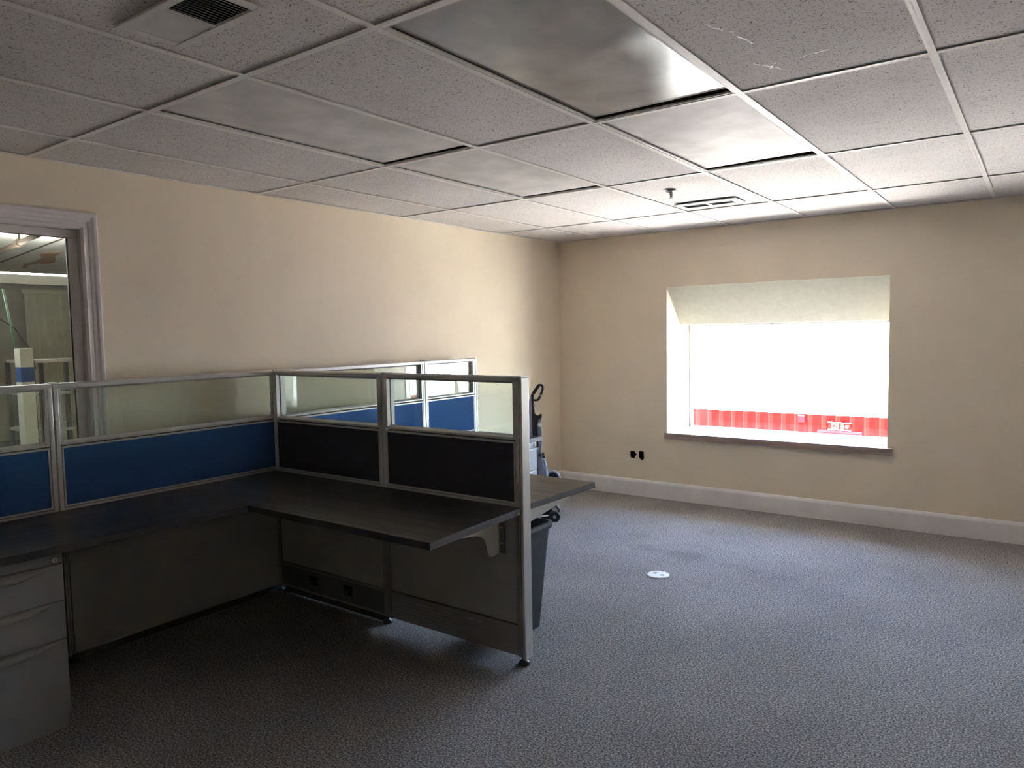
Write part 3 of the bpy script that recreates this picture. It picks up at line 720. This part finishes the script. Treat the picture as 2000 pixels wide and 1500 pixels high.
# sprinkler head
sp = empty('sprinkler_head', (1.942, -1.758, H)); tag(sp, 'small chrome fire sprinkler head in the ceiling by the narrow vent', 'sprinkler')
MB().lathe([(0.034, 0.001), (0.034, -0.003), (0.026, -0.007), (0.014, -0.008)], n=36).build('escutcheon', M['steel'], sp, smooth=True)
MB().lathe([(0.011, -0.007), (0.009, -0.02), (0.006, -0.026), (0.006, -0.038)], n=20).build('stem', M['steel'], sp, smooth=True)
for q in (-1, 1): MB().tube([(q * 0.010, 0, -0.014), (q * 0.012, 0, -0.028), (q * 0.003, 0, -0.042)], 0.002, n=8).build('yoke_arm', M['steel'], sp)
MB().lathe([(0.013, -0.042), (0.013, -0.044)], n=16).build('deflector', M['steel'], sp)

# ------------------------------------------------------------------ outside: yard, freight car, neighbouring wall
struct(MB().box(-30, 40, 0.6, 40, -1.0, -0.9).box(RX + 0.6, 40, -30, 0.6, -1.0, -0.9).build('ground', M['ground']))
fc = empty('freight_car', (0, 7, 0)); tag(fc, 'ribbed freight car outside the window, white above and red below', 'freight car')
def corrugated(name, x0, x1, z0, z1, mat, par, pitch=0.2215, ph=-1.51, d=0.042):
    b = MB(); prof = []
    k0 = math.floor((x0 - ph) / pitch)
    x = ph + k0 * pitch
    while x < x1:
        for fx, y in ((0.0, 0.0), (0.07, 0.0), (0.11, -d), (0.165, -d), (0.2215, 0.0)): prof.append((x + fx * pitch / 0.2215, y))
        x += pitch
    A = [b.bm.verts.new((p[0], p[1], z0)) for p in prof]; B = [b.bm.verts.new((p[0], p[1], z1)) for p in prof]
    for i in range(len(prof) - 1):
        if (A[i].co - A[i + 1].co).length > 1e-5: b.bm.faces.new([A[i], A[i + 1], B[i + 1], B[i]])
    return b.build(name, mat, par)
corrugated('white_side', -7, 9, 0.034, 2.35, M['car_white'], fc)
corrugated('red_side', -7, 9, -0.75, 0.034, M['car_red'], fc)
MB().box(-7, 9, 0.03, 2.4, -0.75, 2.36).build('body', M['car_white'], fc)
MB().box(-7, 9, -0.06, 2.45, 2.35, 2.42).build('roof', M['car_white'], fc)
for x in (-5.6, -3.8, 2.8, 4.6):
    wz = MB().lathe([(0.1, -0.02), (0.40, -0.02), (0.42, 0.0), (0.40, 0.1), (0.1, 0.1)], (x, 0.5, -0.46), n=32, axis='y').build('wheel', M['rust'], fc)
MB().ring((0.735, 1.425, -0.74, -0.222), (0.77, 1.39, -0.74, -0.255), -0.062, -0.028).build('panel_frame', M['car_trim'], fc)
MB().box(0.77, 1.39, -0.045, -0.028, -0.74, -0.255).build('door_panel', M['car_mauve'], fc)
MB().box(0.905, 1.255, -0.06, -0.03, -0.200, -0.088).build('number_plate', M['car_red'], fc)
for zz in (-0.086, -0.208): MB().box(0.90, 1.26, -0.064, -0.058, zz, zz + 0.009).build('rule', M['letter'], fc)
def text(body, x, z, size, sx=1.0):
    cu = bpy.data.curves.new('stencil', 'FONT'); cu.body = body; cu.size = size; cu.extrude = 0.0015; cu.offset = 0.002
    tmp = bpy.data.objects.new('tmp', cu); COL.objects.link(tmp); bpy.context.view_layer.update()
    me = bpy.data.meshes.new_from_object(tmp.evaluated_get(bpy.context.evaluated_depsgraph_get())); bpy.data.objects.remove(tmp, do_unlink=True)
    me.materials.clear()
    o = bpy.data.objects.new('stencilled_number', me); COL.objects.link(o); o.parent = fc
    o.location = (x, -0.063, z); o.rotation_euler = (PI / 2, 0, 0); o.scale = (sx, 1, 1); me.materials.append(M['letter'])
text('121', 0.945, -0.185, 0.125, 0.72); text('8', 1.105, -0.185, 0.125, 0.72); text('97', 1.175, -0.165, 0.06, 0.9)
MB().box(0.415, 0.52, -0.05, -0.03, -0.11, 0.02).build('placard', M['car_mauve'], fc)
MB().box(0.42, 0.515, -0.054, -0.05, 0.0, 0.015).build('rule', M['letter'], fc)
for x, z in ((0.52, 0.885), (0.74, 0.885), (0.96, 0.885), (1.19, 0.885), (1.41, 0.885), (1.63, 0.885), (0.52, 1.22)): MB().lathe([(0.012, -0.036), (0.012, -0.0)], (x, 0, z), n=10, axis='y').build('bolt', M['rust'], fc)
st_ = MB()
for k in range(26):
    z = 0.36 + k * 0.04 + random.uniform(-.01, .01)
    if random.random() < 0.6: x = 1.375 + random.uniform(-.012, .012); st_.box(x, x + random.uniform(.006, .016), -0.035, -0.0, z, z + random.uniform(.01, .035))
st_.build('rust_streak', M['rust'], fc)

# ------------------------------------------------------------------ warehouse behind the interior window
struct(MB().box(-9.2, -0.12, -8.2, 0.6, -0.1, 0.0).build('floor_2', M['ground']))
c2_ = struct(MB().box(-9.2, -0.12, -8.2, 0.6, 2.42, 2.5).build('ceiling_2', M['wall_plain']))
MB().prism([(-4.555,-2.739),(-4.449,-2.699),(-4.357,-2.674),(-4.213,-2.662),(-4.45,-2.60),(-4.769,-2.517),(-5.10,-2.37),(-5.392,-2.26),(-5.57,-2.27),(-5.678,-2.292),(-5.60,-2.345),(-5.911,-2.335),(-6.333,-2.208),(-6.28,-2.26),(-5.87,-2.40),(-5.50,-2.43),(-5.267,-2.478),(-4.953,-2.555),(-4.75,-2.66)], 2.412, 2.4195).build('bare_patch', M['peel'], c2_)
MB().tube([(-3.0, -3.117, 2.412), (-4.3, -2.91, 2.412), (-5.8, -2.67, 2.412), (-7, -2.47, 2.412)], 0.006, n=6).build('crack', M['rust'], c2_)
struct(MB().box(-9.2, -9.0, -8.2, 0.6, 0, 2.42).build('wall_warehouse', M['wall_plain']))
struct(MB().box(-9.2, -0.12, 0.6, 0.8, -1.0, 2.9).build('wall_north', M['wall_plain']))
struct(MB().box(-9.2, -0.12, -8.4, -8.2, 0, 2.9).build('wall_south', M['wall_plain']))
pp = empty('ceiling_pipe', (0, 0, 0)); tag(pp, 'thin pipe hung under the ceiling beyond the interior window', 'pipe')
MB().tube([(-1.2, -3.79, 2.33), (-6.5, -2.90, 2.33)], 0.022, n=12).build('pipe', M['rust'], pp, smooth=True)
MB().tube([(-3.05, -3.48, 2.33), (-3.05, -3.48, 2.42)], 0.008, n=8).lathe([(0.034, -0.02), (0.034, 0.02)], (-3.05, -3.48, 2.33), n=16, axis='x').build('hanger', M['rust'], pp)
fl = empty('steel_beam', (-3.0, -4.4, 2.07)); tag(fl, 'long steel beam with an added glowing edge, seen through the interior window', 'steel beam')
MB().box(-0.04, 0.04, -0.9, 1.5, -0.085, -0.004).build('housing', M['metal'], fl, bevel=0.004)  # body of the steel beam
MB().lathe([(0.005, -0.88), (0.005, 1.48)], (0.03, 0, 0.004), n=12, axis='y').build('tube', M['tube'], fl, smooth=True)  # glowing tube added for the beam's highlight, also lights the warehouse
cs = empty('corrugated_panel', (-8.0, 0, 0)); tag(cs, 'cream corrugated sheet wall panel seen far through the interior window', 'wall panel')
b = MB(); prof = []; y = -1.62
while y < 0.3: prof += [(0, y), (0, y + 0.045), (0.03, y + 0.055), (0.03, y + 0.1)]; y += 0.11
A = [b.bm.verts.new((p[0], p[1], 0.0)) for p in prof]; B = [b.bm.verts.new((p[0], p[1], 2.2)) for p in prof]
for i in range(len(prof) - 1): b.bm.faces.new([A[i], A[i + 1], B[i + 1], B[i]])
o = b.build('sheet', M['cream'], cs); s = o.modifiers.new('solid', 'SOLIDIFY'); s.thickness = 0.01
MB().box(-0.02, 0.05, -1.66, 0.3, 2.2, 2.26).build('header', M['cream'], cs)
rk = empty('shelving_rack', (-3.0, -3.30, 0)); tag(rk, 'grey steel shelving rack beyond the interior window', 'shelf')
rb = MB()
for x in (0, -0.5):
    for y in (-0.165, 0.096, 0.62): rb.box(x - 0.015, x + 0.015, y - 0.015, y + 0.015, 0, 1.36)
rb.build('post', M['race_dark'], rk)
for z in (0.4, 0.745, 1.06, 1.335): MB().box(-0.52, 0.02, -0.18, 0.635, z, z + 0.025).build('shelf', M['metal'], rk)
bb = empty('storage_box', (-2.2, -3.815, 0)); tag(bb, 'tall narrow white box with a blue band beyond the interior window', 'box')
MB().box(-0.05, 0.05, -0.043, 0.043, 0, 1.222).build('body', M['white'], bb, bevel=0.004)
MB().box(-0.05, 0.05, -0.043, 0.043, 1.222, 1.328).build('blue_band', M['bluebox'], bb, bevel=0.002)
MB().box(-0.05, 0.05, -0.043, 0.043, 1.328, 1.467).build('top', M['white'], bb, bevel=0.004)
gp = empty('green_post', (-2.6, -3.72, 0)); tag(gp, 'thin green leaning post beyond the interior window', 'post')
MB().tube([(0, -0.06, 1.92), (0, 0.02, 1.3), (0, 0.05, 0.0)], 0.008, n=10).build('pole', M['green'], gp, smooth=True)
MB().tube([(0, -0.30, 1.78), (0, -0.15, 1.74), (0, 0.0, 1.62), (0, 0.10, 1.45), (0, 0.13, 1.3)], 0.005, n=8).build('cable', M['race_dark'], gp, smooth=True)
